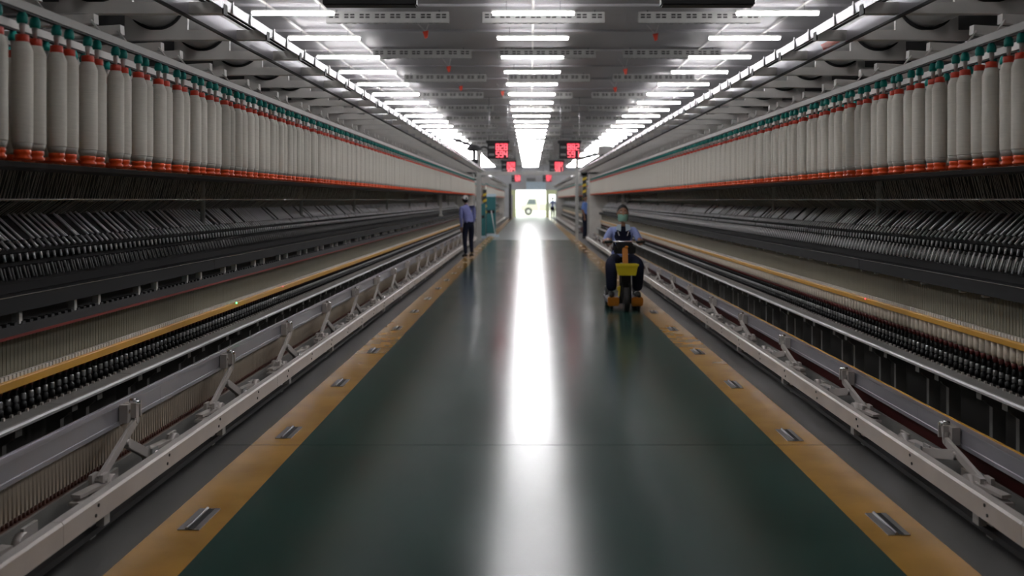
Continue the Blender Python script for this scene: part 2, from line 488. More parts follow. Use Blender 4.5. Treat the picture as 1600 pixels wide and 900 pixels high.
def frame(side, y0, y1, phase, near):
    s = side
    nm = 'left' if s < 0 else 'right'
    du = 0.0 if s < 0 else 0.07
    lab = ('long ring spinning frame along the %s side of the aisle, near one' if near else 'farther ring spinning frame on the %s side, beyond the gap by the doorway') % nm
    t = thing('spinning_frame', lab, 'machine', (0, 0, 0))
    X = lambda u: s * u
    n_mod = (y1 - y0) / MOD
    def long_box(u0, u1, z0, z1, name, m, ya=y0, yb=y1, parent=t, **kw):
        mb = MB(); mb.box(X(u0), X(u1), ya, yb, z0, z1)
        return mb.obj(name, m, parent, **kw)
    # ---- front rail (C section), sectioned per module pair
    mb = MB()
    yy = y0
    prof = [(1.905,.12),(1.905,.205),(1.913,.217),(1.955,.217),(1.955,.205),(1.917,.203),(1.917,.128),(1.945,.128),(1.945,.12)]
    while yy < y1 - .01:
        ye = min(yy + MOD * 2, y1)
        mb.prism([(X(a), b) for a, b in prof], yy + .0015, ye - .0015)
        yy = ye
    mb.obj('front_rail', M['rail'], t)
    mb = MB(); mb2 = MB()
    yy = y0 + .30
    while yy < y1 - .2:
        for zz in (.150, .187):
            mb.tube((X(1.9045), yy + (zz - .16)*.7, zz), (X(1.901), yy + (zz - .16)*.7, zz), .008, 8)
        if int((yy - y0) / (MOD/2)) % 2 == 0:
            mb2.box(X(1.985), X(2.02), yy + .12, yy + .18, 0, .10); mb2.box(X(1.94), X(2.02), yy + .10, yy + .20, .085, .10)
            mb2.box(X(1.915), X(1.95), yy + .10, yy + .16, .07, .122)
        yy += MOD / 2
    mb.obj('bolt', M['black'], t, kind='stuff')
    mb2.obj('rail_foot', M['greyw'], t, kind='stuff')
    # ---- conveyor tray behind the rail
    long_box(1.955, 2.60, .03, .055, 'tray_floor', M['dark'])
    long_box(2.185, 2.20, .055, .140, 'inner_rail', M['plate'])
    mb = MB(); mb3 = MB()
    yy = y0 + .55
    kk = 0
    while yy < y1 - .3:
        mb.box(X(2.02), X(2.10), yy, yy + .012, .055, .135); mb.box(X(2.0), X(2.12), yy - .05, yy + .05, .125, .14)
        mb.bar((X(2.10), yy - .02, .16), (X(2.06), yy + .16, .165), .05, .015)
        mb3.tube((X(2.04), yy + .26, .13), (X(2.075), yy + .26, .13), .055, 14)
        mb.box(X(2.17), X(2.185), yy + .50, yy + .62, .07, .12)
        yy += MOD / 2
    mb.obj('guide_bracket', M['rail'], t, kind='stuff')
    mb3.obj('guide_roller', M['rail'], t, kind='stuff')
    if s < 0:
        mb = MB()
        yy = y0
        while yy < y1:
            mb.cur = 0; mb.tube((X(2.25), yy, .150), (X(2.25), yy, .37), .0186, 8, .0172)
            mb.cur = 1; mb.tube((X(2.25), yy, .125), (X(2.25), yy, .152), .0175, 6)
            yy += SP / 2
        mb.cur = 0; mb.box(X(2.2352), X(2.26), y0, y1, .150, .365)  # backing strip added so the gaps between tubes shade less
        mb.obj('spare_tube', [M['tube'], M['brown']], t, kind='stuff', label='row of cream spare tubes with brown feet')
        long_box(2.215, 2.29, .055, .125, 'peg_conveyor', M['brown'])
    else:
        long_box(2.25, 2.27, .055, .30, 'belt_panel', M['maroon'], label='dark maroon belt panel')
    # ---- gripper beam and its scissor levers
    bz0, bz1 = (.350, .450) if s < 0 else (.239, .335)
    mb = MB()
    prof = [(2.14,bz0),(2.14,bz0+.02),(2.145,bz0+.022),(2.145,bz1-.01),(2.14,bz1-.008),(2.14,bz1),(2.195,bz1),(2.195,bz0)]
    yy = y0
    while yy < y1 - .01:
        ye = min(yy + MOD * 3, y1)
        mb.prism([(X(a), b) for a, b in prof], yy + .001, ye - .001)
        yy = ye
    mb.obj('gripper_beam', M['alu'], t)
    long_box(2.188, 2.198, bz1, bz1 + .006, 'beam_lip', M['yellow'] if s > 0 else M['alu'])
    if s < 0: P = dict(top=(0,.455), knee=(0,.362), mid=(-.13,.277), bot=(-.44,.175), link=(.10,.155))
    else:     P = dict(top=(0,.345), knee=(-.03,.263), mid=(-.16,.222), bot=(-.46,.165), link=(.18,.150))
    def lever_meshes():
        u = 2.085
        q = lambda k, du_=0: (X(u + du_), P[k][0], P[k][1])
        a = MB()
        a.bar(q('top'), q('knee'), .020, .040); a.bar(q('knee'), q('bot'), .020, .046)
        a.tube((X(u-.012), *P['knee']), (X(u+.012), *P['knee']), .021, 12)
        b = MB(); b.bar(q('mid', -.004), (X(u - .035), *P['link']), .026, .050)
        c = MB(); c.box(X(u + .012), X(2.14), -.075, .045, bz0 + .012, bz1 + .004)
        c.box(X(u - .016), X(u + .05), -.035, -.022, bz0 + .03, bz1 + .006); c.box(X(u - .016), X(u + .05), .022, .035, bz0 + .03, bz1 + .006)
        c.cur = 1
        c.tube((X(u - .02), 0, P['top'][1]), (X(u + .03), 0, P['top'][1]), .011, 8); c.tube((X(u + .008), -.055, bz1 - .03), (X(u + .013), -.055, bz1 - .03), .009, 8)
        c.tube((X(u), .0, bz1 + .012), (X(u+.03), .0, bz1 + .012), .012, 8)
        d = MB(); y_, z_ = P['bot']
        d.box(X(u - .034), X(u - .016), y_ - .035, y_ + .035, .05, z_ + .032); d.box(X(u + .016), X(u + .034), y_ - .035, y_ + .035, .05, z_ + .032)
        d.tube((X(u - .045), y_, z_), (X(u + .045), y_, z_), .012, 8)
        e = MB(); y_, z_ = P['link']
        e.box(X(u - .06), X(u - .05), y_ - .03, y_ + .05, .06, z_ + .04); e.box(X(u - .015), X(u - .005), y_ - .03, y_ + .05, .06, z_ + .04)
        e.cur = 1
        e.tube((X(u - .085), y_ + .01, z_ + .012), (X(u), y_ + .01, z_ + .012), .013, 10); e.tube((X(u - .085), y_ - .03, z_ - .03), (X(u - .05), y_ - .03, z_ - .03), .010, 8)
        m_ = MB(); y_, z_ = P['mid']
        m_.tube((X(u - .022), y_, z_), (X(u + .014), y_, z_), .017, 12)
        return [a.mesh('lever', M['rail'], .003), b.mesh('link', M['rail'], .003), c.mesh('beam_bracket', [M['rail'], M['chrome']]),
                d.mesh('hinge_fork', M['rail']), e.mesh('link_fork', [M['greyw'], M['chrome']]), m_.mesh('pivot', M['rail'])]
    lms = lever_meshes()
    yy = 5.14
    while yy - 1.65 > y0 + .5: yy -= 1.65
    while yy < y0 + .5: yy += 1.65
    while yy < y1 - .3:
        l = link('lever', lms[0], t, loc=(0, yy, 0))
        for nme, m_ in zip(('link','beam_bracket','hinge_fork','link_fork','pivot'), lms[1:]):
            link(nme, m_, l)
        yy += 1.65
    # ---- dark machine body: inner panels
    mb = MB()
    for a_, b_, c_, d_ in ((2.62, 2.66, .03, 1.02), (2.98, 3.02, .03, 2.20), (2.60, 2.98, 1.02, 1.06)):
        long_box(a_, b_, c_, d_, 'body_panel', M['inner'])
    # ---- spindle rail
    mb = MB(); mb.prism([(X(a), b) for a, b in [(2.283,.496),(2.281,.508),(2.288,.517),(2.300,.518),(2.302,.494)]], y0, y1); mb.obj('rail_nose', M['nose'], t)
    prof = [(2.303,.514),(2.395,.517),(2.395,.494),(2.303,.494)]
    mb = MB()
    yy = y0
    while yy < y1 - .01:
        ye = min(yy + MOD / 2, y1)
        mb.prism([(X(a), b) for a, b in prof], yy + .002, ye - .002)
        yy = ye
    mb.obj('spindle_rail', M['plate'], t)
    mb = MB(); sp = MB()
    yy = y0 + SP / 2
    n = 0
    while yy < y1:
        nn = 8 if yy < 14 else 5
        sp.cur = 0; sp.lathe([(.016,.515),(.016,.545),(.010,.548),(.010,.56)], (X(2.44), yy, 0), nn)
        sp.cur = 1; sp.lathe([(.0125,.560),(.0135,.562),(.0135,.585),(.009,.59)], (X(2.44), yy, 0), nn)
        sp.cur = 0; sp.lathe([(.009,.59),(.009,.63)], (X(2.44), yy, 0), nn)
        mb.box(X(2.380), X(2.392), yy - .006, yy + .006, .517, .530)
        yy += SP
    sp.obj('spindle', [M['black'], M['steel']], t, kind='stuff')
    mb.obj('stop_peg', M['rail'], t, kind='stuff')
    # brackets below the spindle rail
    bm_ = MB()
    pts = [(2.34,.495),(2.34,.46),(2.37,.42),(2.40,.40),(2.40,.06),(2.47,.06),(2.47,.495)]
    bm_.prism([(X(a), b) for a, b in pts], -.018, .018)
    bm_.box(X(2.335), X(2.47), -.03, .03, .44, .494)
    brm = bm_.mesh('rail_bracket', M['plate'])
    far_b = MB()
    yy = y0 + .2
    while yy < y1 - .3:
        for d in (0, .29):
            if near and yy < 24: link('rail_bracket', brm, t, loc=(0, yy + d, 0))
            else:
                far_b.box(X(2.34), X(2.47), yy + d - .018, yy + d + .018, .06, .494)
        yy += MOD / 2
    if far_b.v: far_b.obj('rail_bracket', M['plate'], t, kind='stuff')
    # ---- ring rail with rings
    rz0, rz1 = (.635, .674) if s < 0 else (.745, .777)
    mb = MB(); mb.prism([(X(a), b) for a, b in [(2.410,rz0),(2.410,rz1-.004),(2.414,rz1),(2.475,rz1),(2.475,rz0)]], y0, y1); mb.obj('ring_rail', M['yellow'], t)
    mb = MB()
    yy = y0
    while yy < y1:
        mb.box(X(2.432), X(2.452), yy, yy + .022, rz1, rz1 + .020)
        yy += SP / 2
    mb.obj('ring', M['white'], t, kind='stuff')
    # ---- cops on the spindles, below and above the ring rail
    mb = MB()
    yy = y0 + SP / 2
    while yy < y1:
        nn = 8 if yy < 14 else 5
        if s > 0:
            mb.cur = 1; mb.lathe([(.012,.63),(.018,.66)], (X(2.44), yy, 0), nn)
            mb.cur = 0; mb.lathe([(.018,.66),(.024,.675),(.024,.75)], (X(2.44), yy, 0), nn)
        else:
            mb.cur = 1; mb.lathe([(.012,.615),(.014,.64)], (X(2.44), yy, 0), nn)
        yy += SP
    mb.obj('cop', [M['yarn'], M['maroon']], t, kind='stuff')
    # ---- separators
    st = .86 if s < 0 else .985
    mb = MB()
    yy = y0
    while yy < y1:
        mb.box(X(2.463), X(2.50), yy, yy + .030, rz1 - .01, st)
        yy += SP / 2
    mb.box(X(2.466), X(2.50), y0, y1, rz1 - .01, st)
    mb.obj('separator', M['olive'], t, kind='stuff')
    # ---- lappet beam, brackets
    mb = MB()
    yy = y0
    while yy < y1 - .01:
        ye = min(yy + MOD * 4, y1)
        mb.box(X(2.37), X(2.46), yy + .004, ye - .004, .990, 1.066)
        yy = ye
    mb.obj('lappet_beam', M['beamblack'], t)
    long_box(2.366, 2.371, 1.0625, 1.066, 'beam_highlight', M['silver'])  # silver strip stands in for the highlight along the beam's top edge
    if s < 0:
        mb = MB(); mb.box(X(2.385), X(2.45), y0, y1, .885, .928)
        yy = y0
        while yy < y1:
            mb.box(X(2.39), X(2.42), yy, yy + .03, .928, .940); yy += SP
        mb.obj('lappet_bar', M['dark'], t)
        long_box(2.38, 2.44, .872, .885, 'lappet_strip', M['darkred'], label='dark red strip')
        long_box(2.47, 2.49, .86, 1.0, 'lappet_back', M['dark'])
    bk = MB(); bk.box(X(2.395), X(2.43), -.014, .014, .930 if s < 0 else .972, .992)
    bk.tube((X(2.41), 0, .995), (X(2.41), 0, .93 if s < 0 else .97), .006, 6)
    bkm = bk.mesh('lappet_bracket', M['white'])
    yy = 4.30 + .24 * (s > 0)
    while yy - MOD / 2 > y0: yy -= MOD / 2
    while yy < y0: yy += MOD / 2
    while yy < y1 - .3:
        for d in (0, .285):
            link('lappet_bracket', bkm, t, loc=(0, yy + d, 0))
        yy += MOD / 2
    # ---- drafting zone: inclined black bed
    mb = MB(); mb.prism([(X(a), b) for a, b in [(2.50,1.06),(2.50,1.10),(2.52,1.13),(2.60,1.25),(2.67,1.33),(2.74,1.40),(2.80,1.40),(2.80,1.06)]], y0, y1)
    mb.obj('drafting_bed', M['blackm'], t)
    mb = MB()
    for u_, z_, r_ in ((2.495, 1.165, .022), (2.545, 1.225, .018), (2.60, 1.285, .016)):
        mb = MB(); mb.tube((X(u_), y0, z_), (X(u_), y1, z_), r_, 12); mb.obj('roller_line', M['black'], t)
    hk = MB(); ch = MB(); c2 = MB()
    yy = y0 + .01
    j = 0
    bright = s > 0
    while yy < y1:
        hk.tube((X(2.470), yy + .015, 1.185), (X(2.448), yy + .003, 1.130), .006, 6)
        hk.tube((X(2.470), yy + .048, 1.180), (X(2.450), yy + .036, 1.125), .005, 6)
        c2.tube((X(2.478), yy + .006, 1.200), (X(2.446), yy - .006, 1.118), .0055, 6)
        ch.tube((X(2.512), yy, 1.205), (X(2.518), yy, 1.240), .0065, 6)
        ch.tube((X(2.535), yy + .002, 1.262), (X(2.570), yy + .002, 1.300), .0072, 6)
        yy += SP
        j += 1
    hk.obj('clearer_hook', M['panel'], t, kind='stuff')
    if bright: c2.obj('suction_pin', M['pin'], t, kind='stuff', label='bright slanted pins')
    ch.obj('roller_cap', M['arm'], t, kind='stuff')
    # weighting arms: the nearest are parts, the rest joined
    am = MB(); am.smooth = True; am.tube((X(2.598), 0, 1.300), (X(2.735), 0, 1.428), .0072, 7, .0062)
    arm = am.mesh('weighting_arm', M['arm'])
    fa = MB()
    yy = 3.5 if near else y0
    j = 0
    while yy < y1:
        dz = random.choice((0, 0, 0, -.012))
        if near and j < 190: link('weighting_arm', arm, t, loc=(-X(1) * dz, yy + random.uniform(-.004, .004), dz))
        else: fa.tube((X(2.598), yy, 1.300), (X(2.735), yy, 1.428), .0072, 6, .0062, caps=False)
        yy += SP; j += 1
    fa.obj('weighting_arm', M['arm'], t, kind='stuff')
    # ---- guide rods
    mb = MB()
    mb.tube((X(2.60), y0, 1.50), (X(2.60), y1, 1.50), .006, 8)
    yy = y0 + .4
    while yy < y1:
        mb.tube((X(2.60), yy, 1.50), (X(2.98), yy, 1.48), .008, 6); yy += MOD / 2
    mb.obj('guide_rod', M['silver'], t)
    # support post between the beam and the creel
    for yp in ((26.6,) if near else (y0 + 9,)):
        mb = MB(); mb.box(X(2.40), X(2.47), yp - .05, yp + .05, 1.0, 1.66); mb.box(X(2.38), X(2.47), yp - .09, yp + .09, 1.066, 1.09)
        mb.obj('support_post', M['white'], t)
    # end cabinet
    mb = MB(); mb.box(X(2.02), X(3.02), y1, y1 + .65, 0, 2.40); mb.obj('end_cabinet', M['white'], t, bevel=.012)
    mb = MB(); mb.box(X(1.99), X(2.02), y1 + .06, y1 + .58, .3, 1.9); mb.obj('cabinet_door', M['greyw'], t, bevel=.006)
    # ---- creel
    mb = MB()
    for r_, u in enumerate((2.0, 2.25, 2.50, 2.75)):
        mb = MB(); mb.box(X(u + du - .018), X(u + du + .018), y0, y1, HOOK_Z + .002, HOOK_Z + .036)
        cr_ = mb.obj('creel_rail', M['white'], t)
        mb = MB(); mb.box(X(u + du - .012), X(u + du + .012), y0, y1, HOOK_Z - .006, HOOK_Z + .002)
        mb.obj('rail_slot', M['black'], cr_)
    for u in (2.12, 2.37):
        mb = MB(); mb.box(X(u + du - .012), X(u + du + .012), y0, y1, HOOK_Z - .592, HOOK_Z - .572)
        mb.obj('lower_rail', M['dark'], t)
    cb = MB(); cb.bar((X(2.08 + du), 0, 2.345), (X(2.9 + du), 0, 2.30), .05, .045, up=(0, 1, 0))
    cb.tube((X(2.02 + du), -.06, 2.255), (X(2.09 + du), -.03, 2.335), .005, 6)
    cbm = cb.mesh('creel_bracket', M['white'])
    yy = 4.66
    while yy - MOD/2 > y0: yy -= MOD / 2
    while yy < y0: yy += MOD / 2
    if near:
        while yy < y1 - .3:
            for d in (0, .30): link('creel_bracket', cbm, t, loc=(0, yy + d, 0))
            yy += MOD / 2
    else:
        mb = MB()
        while yy < y1 - .3:
            mb.bar((X(2.08), yy, 2.345), (X(2.9), yy, 2.30), .05, .045, up=(0, 1, 0)); yy += MOD / 2
        mb.obj('creel_bracket', M['white'], t, kind='stuff')
    mb = MB()
    yy = y0 + .5
    while yy < y1:
        mb = MB(); mb.tube((X(2.62 + du), yy, 1.06), (X(2.62 + du), yy, 2.50), .02, 8); yy += MOD * 2
        mb.obj('creel_post', M['greyw'], t)
    # ---- bobbins and holders
    ys = pairs_at(phase if near else y0, y1 - .1, phase if near else y0)
    th = MB()
    hold = MB()
    for i, yy in enumerate(ys):
        x = X(2.0 + du) + random.uniform(-.004, .004)
        if near and i < 150:
            o = link('roving_bobbin', B_body, loc=(x, yy, HOOK_Z), rz=random.uniform(0, 6))
            k = random.uniform(.95, 1.05)
            o.scale = (k, k, 1)
            tag(o, 'tall white roving bobbin, %s from the camera in the front row of the %s creel' % (ordn(i + 1), nm), 'bobbin', 'roving bobbins in the front row, %s side' % nm)
            link('collar', B_col, o); link('base', B_base, o)
        else:
            bobbin_into(FAR, x, yy, HOOK_Z, 8)
        if near and i < 100: link('bobbin_holder', HOLDER, t, loc=(x, yy, HOOK_Z))
        else:
            hold.cur = 0; hold.lathe([(.012,-.004),(.021,-.03),(.018,-.047)], (x, yy, HOOK_Z), 7)
            hold.cur = 1; hold.lathe([(.011,-.047),(.007,-.09)], (x, yy, HOOK_Z), 5)
        # roving strand to the drafting zone
        a = (X(2.54), yy, HOOK_Z - .55); b = (X(2.60), yy + .005, 1.50); c = (X(2.72), yy + .02, 1.42)
        th.tube((x + X(.04), yy, HOOK_Z - .575), a, .0016, 3, caps=False)
        th.tube(a, b, .0016, 3, caps=False); th.tube(b, c, .0016, 3, caps=False)
        if yy < 20:
            for e_ in (.035, .07, .105): th.tube((X(2.55), yy + e_, HOOK_Z - .55), (X(2.60), yy + e_ + .005, 1.50), .0016, 3, caps=False); th.tube((X(2.60), yy + e_ + .005, 1.50), (X(2.72), yy + e_ + .02, 1.42), .0016, 3, caps=False)
    for r_, u in enumerate((2.25, 2.50, 2.75)):
        for yy in pairs_at((phase - .2) if near else y0, min(y1 - .1, 34 if near else y0 + 8), (phase - .15 + .07 * r_) if near else y0):
            x = X(u + du)
            bobbin_into(FAR, x, yy, HOOK_Z, 8)
            hold.cur = 0; hold.lathe([(.012,-.004),(.021,-.03),(.018,-.047)], (x, yy, HOOK_Z), 7)
            hold.cur = 1; hold.lathe([(.011,-.047),(.007,-.09)], (x, yy, HOOK_Z), 5)
            a = (X(2.55 + .015 * r_), yy + .02, HOOK_Z - .55); b = (X(2.60), yy + .02, 1.50); c = (X(2.72), yy + .03, 1.42)
            if yy < 26: th.tube(a, b, .0016, 3, caps=False); th.tube(b, c, .0016, 3, caps=False)
    hold.obj('bobbin_holder', [M['teal'], M['white']], t, kind='stuff')
    th.obj('roving_strand', M['thread'], t, kind='stuff')
    if near:
        for i, (yl, m_) in enumerate(((8.0, 'ledg'), (9.5, 'led')) if s < 0 else ((7.3, 'led'),)):
            mb = MB(); mb.ball((X(2.409), yl, rz1 - .004), .008, 8, 6); mb.obj('indicator_light', M[m_], t)

frame(-1, 0.6, 34.8, 3.55, True)
frame(1, 0.6, 34.8, 4.02, True)
frame(-1, 44.0, 76.0, 44.0, False)
frame(1, 44.0, 76.0, 44.0, False)
o = FAR.obj('roving_bobbin', [M['roving'], M['red'], M['orange']], kind='stuff')
tag(o, 'remaining white roving bobbins in the far and rear creel rows of all frames', 'bobbins')

# ------------------------------------------------------------------ overhead cleaner tracks and ducts
def overhead(side, y0, y1, near=True):
    s = side; nm = 'left' if s < 0 else 'right'
    pos = nm if near else 'far ' + nm
    X = lambda u: s * (u + (0.04 if s > 0 else 0))
    t = thing('cleaner_track', 'long galvanised overhead cleaner track above the %s spinning frame' % pos, 'track')
    mb = MB(); mb.prism([(X(a), b) for a, b in [(1.80,2.445),(1.80,2.535),(1.835,2.54),(1.835,2.53),(1.808,2.527),(1.808,2.45)]], y0, y1); mb.obj('inner_rail', M['alu'], t)
    mb = MB(); mb.box(X(1.797), X(1.815), y0, y1, 2.434, 2.446); mb.obj('rubber_edge', M['black'], t)
    mb = MB()
    yy = y0
    while yy < y1 - .01:
        ye = min(yy + .84, y1)
        mb.prism([(X(a), b) for a, b in [(1.620,2.480),(1.616,2.53),(1.64,2.532),(1.64,2.524),(1.626,2.522),(1.628,2.480)]], yy + .002, ye - .002); yy = ye
    mb.obj('outer_rail', M['galv'], t)
    mb = MB()
    for u in (1.665, 1.70, 1.735):
        mb = MB(); mb.tube((X(u), y0, 2.523), (X(u), y1, 2.523), .008, 6); mb.obj('cable', M['dark'], t)
    mb = MB(); mb.tube((X(1.685), y0, 2.522), (X(1.685), y1, 2.522), .006, 6); mb.obj('copper_cable', M['brown'], t)
    ab = MB(); ab.box(X(1.625), X(2.95), -.03, .03, 2.455, 2.513)
    ab.cur = 1; ab.box(X(1.618), X(1.626), -.032, .032, 2.452, 2.516)
    arm = ab.mesh('cross_arm', [M['white'], M['black']])
    cl = MB(); cl.box(X(1.612), X(1.618), -.012, .012, 2.475, 2.545); cl.box(X(1.612), X(1.65), -.006, .006, 2.538, 2.545)
    clm = cl.mesh('clip', M['silver'])
    yy = 5.13
    while yy - .84 > y0: yy -= .84
    while yy < y0 + .1: yy += .84
    ye = y1 - .1
    d = thing('air_duct', 'silver round air duct lying on the cross arms above the %s spinning frame' % pos, 'duct')
    mb = MB()
    k = y0
    first_ = True
    R = .165
    n = 20
    prof = []
    while k < y1:
        prof.append((R, k)); prof.append((R - .006, k + .02)); k += .14
    vs = []; fs = []
    for r, k in prof:
        vs += [(X(2.31) + r*math.cos(2*PI*i/n), k, 2.705 + r*math.sin(2*PI*i/n)) for i in range(n)]
    for a in range(len(prof) - 1):
        for i in range(n): fs.append((a*n+i, a*n+(i+1) % n, (a+1)*n+(i+1) % n, (a+1)*n+i))
    mb.smooth = True; mb.add(vs, fs)
    mb.obj('duct_shell', M['foil'], d)
    sm = MB()
    pts = [(2.31 - .19, 2.513), (2.31 + .19, 2.513), (2.31 + .19, 2.64)]
    pts += [(2.31 + .172*math.cos(a), 2.705 + .172*math.sin(a)) for a in [-.35 - (PI - .70)*i/12 for i in range(13)]]
    pts += [(2.31 - .19, 2.64)]
    sm.prism([(X(a), b) for a, b in pts], -.012, .012)
    sdm = sm.mesh('saddle_plate', M['white'])
    gm = MB()
    N = 14
    for i in range(N):
        a0 = -.25 - (PI - .5)*i/N; a1 = -.25 - (PI - .5)*(i + 1)/N
        gm.bar((X(2.31 + .174*math.cos(a0)), 0, 2.705 + .174*math.sin(a0)), (X(2.31 + .174*math.cos(a1)), 0, 2.705 + .174*math.sin(a1)), .05, .016, up=(0, 1, 0))
    gsm = gm.mesh('gasket', M['rubber'])
    while yy < ye:
        link('cross_arm', arm, t, loc=(0, yy, 0))
        if near:
            for dd in (.12, .45): link('clip', clm, t, loc=(0, yy + dd, 0))
            p = link('saddle_plate', sdm, d, loc=(0, yy + .06, 0)); link('gasket', gsm, p)
        yy += .84
    mb = MB()
    yy = y0 + .3
    while yy < y1:
        mb = MB(); mb.tube((X(2.55), yy, 2.26), (X(2.55), yy, 2.44), .022, 8); mb.box(X(2.52), X(2.58), yy - .03, yy + .03, 2.438, 2.457)
        mb.obj('arm_post', M['galv'], t)
        yy += .84
    # dark main trunk behind
    b = MB(); b.box(X(2.62), X(3.05), y0, y1, 2.52, 2.98)
    yy = y0
    while yy < y1: b.box(X(2.60), X(3.07), yy, yy + .03, 2.515, 3.0); yy += MOD
    tag(b.obj('square_duct', M['dark']), 'dark square air trunk behind the round duct on the %s side' % pos, 'duct')
    return t
tl = overhead(-1, 0.6, 35.3)
tr = overhead(1, 0.6, 35.3)
overhead(-1, 44.0, 76.5, False)
overhead(1, 44.0, 76.5, False)
# red mark painted on the tracks' inner rails
mb = MB(); mb.prism([(6.02, 2.462), (6.40, 2.462), (6.46, 2.505), (6.08, 2.505)], 1.8365, 1.8392, axis='x'); mb.obj('red_mark', M['red'], tr)
mb = MB(); mb.prism([(22.6, 2.462), (24.0, 2.462), (24.1, 2.515), (22.7, 2.515)], -1.7992, -1.7965, axis='x'); mb.obj('red_mark', M['red'], tl)

# travelling cleaners riding the tracks
t = thing('travelling_cleaner', 'dark travelling cleaner with curved arm on the left overhead track near its far end', 'blower', (-1.72, 29.8, 2.545))
mb = MB(); mb.box(-.13, .13, -.25, .25, .03, .16); mb.obj('bogie', M['black'], t, bevel=.02)
mb = MB(); mb.tube((0, 0, .16), (0, 0, .40), .05, 12); mb.obj('mast', M['dark'], t)
mb = MB(); mb.lathe([(.02,.60),(.16,.56),(.24,.48),(.24,.44),(.05,.40)], n=18); mb.obj('fan_hood', M['dark'], t)
mb = MB()
P_ = [(.18,.50),(.30,.54),(.40,.50),(.45,.40),(.46,.20)]
for p, q in zip(P_, P_[1:]): mb.tube((p[0], 0, p[1]), (q[0], 0, q[1]), .035, 10)
mb.obj('blow_arm', M['dark'], t)
t = thing('travelling_cleaner', 'grey box-shaped travelling cleaner riding the right overhead track', 'blower', (1.78, 24.3, 2.545))
mb = MB(); mb.box(-.16, .16, -.25, .25, .04, .26); mb.obj('housing', M['greyw'], t, bevel=.02)
mb = MB()
for dy in (-.18, .18): mb.tube((-.1, dy, .03), (.1, dy, .03), .03, 12)
mb.box(-.10, .10, -.23, .23, .02, .05); mb.obj('bogie', M['black'], t)

# ------------------------------------------------------------------ portal across the aisle at the end of the near frames
t = thing('aisle_portal', 'grey steel portal spanning the aisle where the near frames end', 'portal', (0, 36.6, 0))
mb = MB(); mb.box(-2.02, -1.84, -.07, .07, 0, 3.45); mb.box(-2.08, -1.78, -.12, .12, 0, .02); mb.obj('post', M['greyw'], t, bevel=.006)
mb = MB(); mb.box(1.62, 1.74, -.06, .06, 0, 3.0); mb.box(1.58, 1.80, -.12, .12, 0, .02); mb.obj('post', M['greyw'], t, bevel=.006)
mb = MB(); mb.box(-1.84, 1.62, -.05, .05, 2.40, 2.54); mb.obj('header', M['greyw'], t, bevel=.006)
for p_, q_ in (((-1.93, 0, 3.4), (-2.9, 0, 3.75)), ((1.68, 0, 2.98), (2.9, 0, 3.3))):
    mb = MB(); mb.bar(p_, q_, .07, .11, up=(0, 1, 0)); mb.obj('bracket_arm', M['dark'], t)

# ------------------------------------------------------------------ red number boards
SEG = {'0':'abcdef','1':'bc','2':'abged','3':'abgcd','4':'fgbc','5':'afgcd','6':'afgedc','7':'abc','8':'abcdefg','9':'abcdfg'}
def digit(mb, ch, x, z, w, h, y):
    t = w * .24
    R = {'a':(x,x+w,z+h-t,z+h),'d':(x,x+w,z,z+t),'g':(x,x+w,z+h/2-t/2,z+h/2+t/2),
         'f':(x,x+t,z+h/2,z+h),'b':(x+w-t,x+w,z+h/2,z+h),'e':(x,x+t,z,z+h/2),'c':(x+w-t,x+w,z,z+h/2)}
    for sg in SEG[ch]:
        a, b, c, d = R[sg]
        mb.box(a, b, y, y + .004, c, d)
def board(x, y, z, rows, lab, near=False):
    t = thing('number_board', lab, 'display', (x, y, z), 'red number boards above the aisle')
    mb = MB(); mb.box(-.30, .30, 0, .10, 0, .50); mb.obj('case', M['black'], t, bevel=.008)
    mb = MB(); mb.box(-.34, .33, -.10, .12, .44, .52); mb.obj('visor', M['blackm'], t, bevel=.006)
    for r, txt in enumerate(rows):
        mb = MB(); zz = .25 - .21 * r; xx = -.06
        for c in txt:
            if c == '.':
                mb.box(xx - .010, xx + .012, -.008, -.004, zz, zz + .025); continue
            digit(mb, c, xx, zz, .095, .18, -.008); xx += .118
        mb.obj('digits', M['led'], t)
        mb = MB(); mb.box(-.26, -.10, -.006, -.002, zz + .05, zz + .11); mb.obj('caption_plate', M['panel'], t)
    for dx in (-.26, .28):
        mb = MB(); mb.tube((dx, .05, .5), (dx, .05, ZC - z), .008, 6); mb.obj('hanger_rod', M['galv'], t)
BZ = 2.67
for y, w in ((28.5, 'nearest lit'), (42.6, 'second lit'), (65.5, 'farthest lit')):
    board(*((-.05 + (-50 * 28.5 / 1555.6)), y, BZ), ('828', '594'), 'black number board with red digits left of the centre lamps, %s one' % w)
    board(*((-.05 + (62 * 28.5 / 1555.6)), y, BZ), ('882', '591'), 'black number board with red digits right of the centre lamps, %s one' % w)
def backboard(x, lab):
    t = thing('hanging_board', lab, 'board', (x, 6.05, 2.683))
    mb = MB(); mb.box(-.285, .285, 0, .10, 0, .50); mb.obj('case', M['black'], t, bevel=.008)
    for dx in (-.26, .26):
        mb = MB(); mb.tube((dx, .05, .5), (dx, .05, ZC - 2.683), .008, 6); mb.obj('hanger_rod', M['galv'], t)
backboard(-.05 - 251 * 6.05 / 1555.6, 'black underside of a hanging board at the top of the view, left one')
backboard(-.05 + 279 * 6.05 / 1555.6, 'black underside of a hanging board at the top of the view, right one')

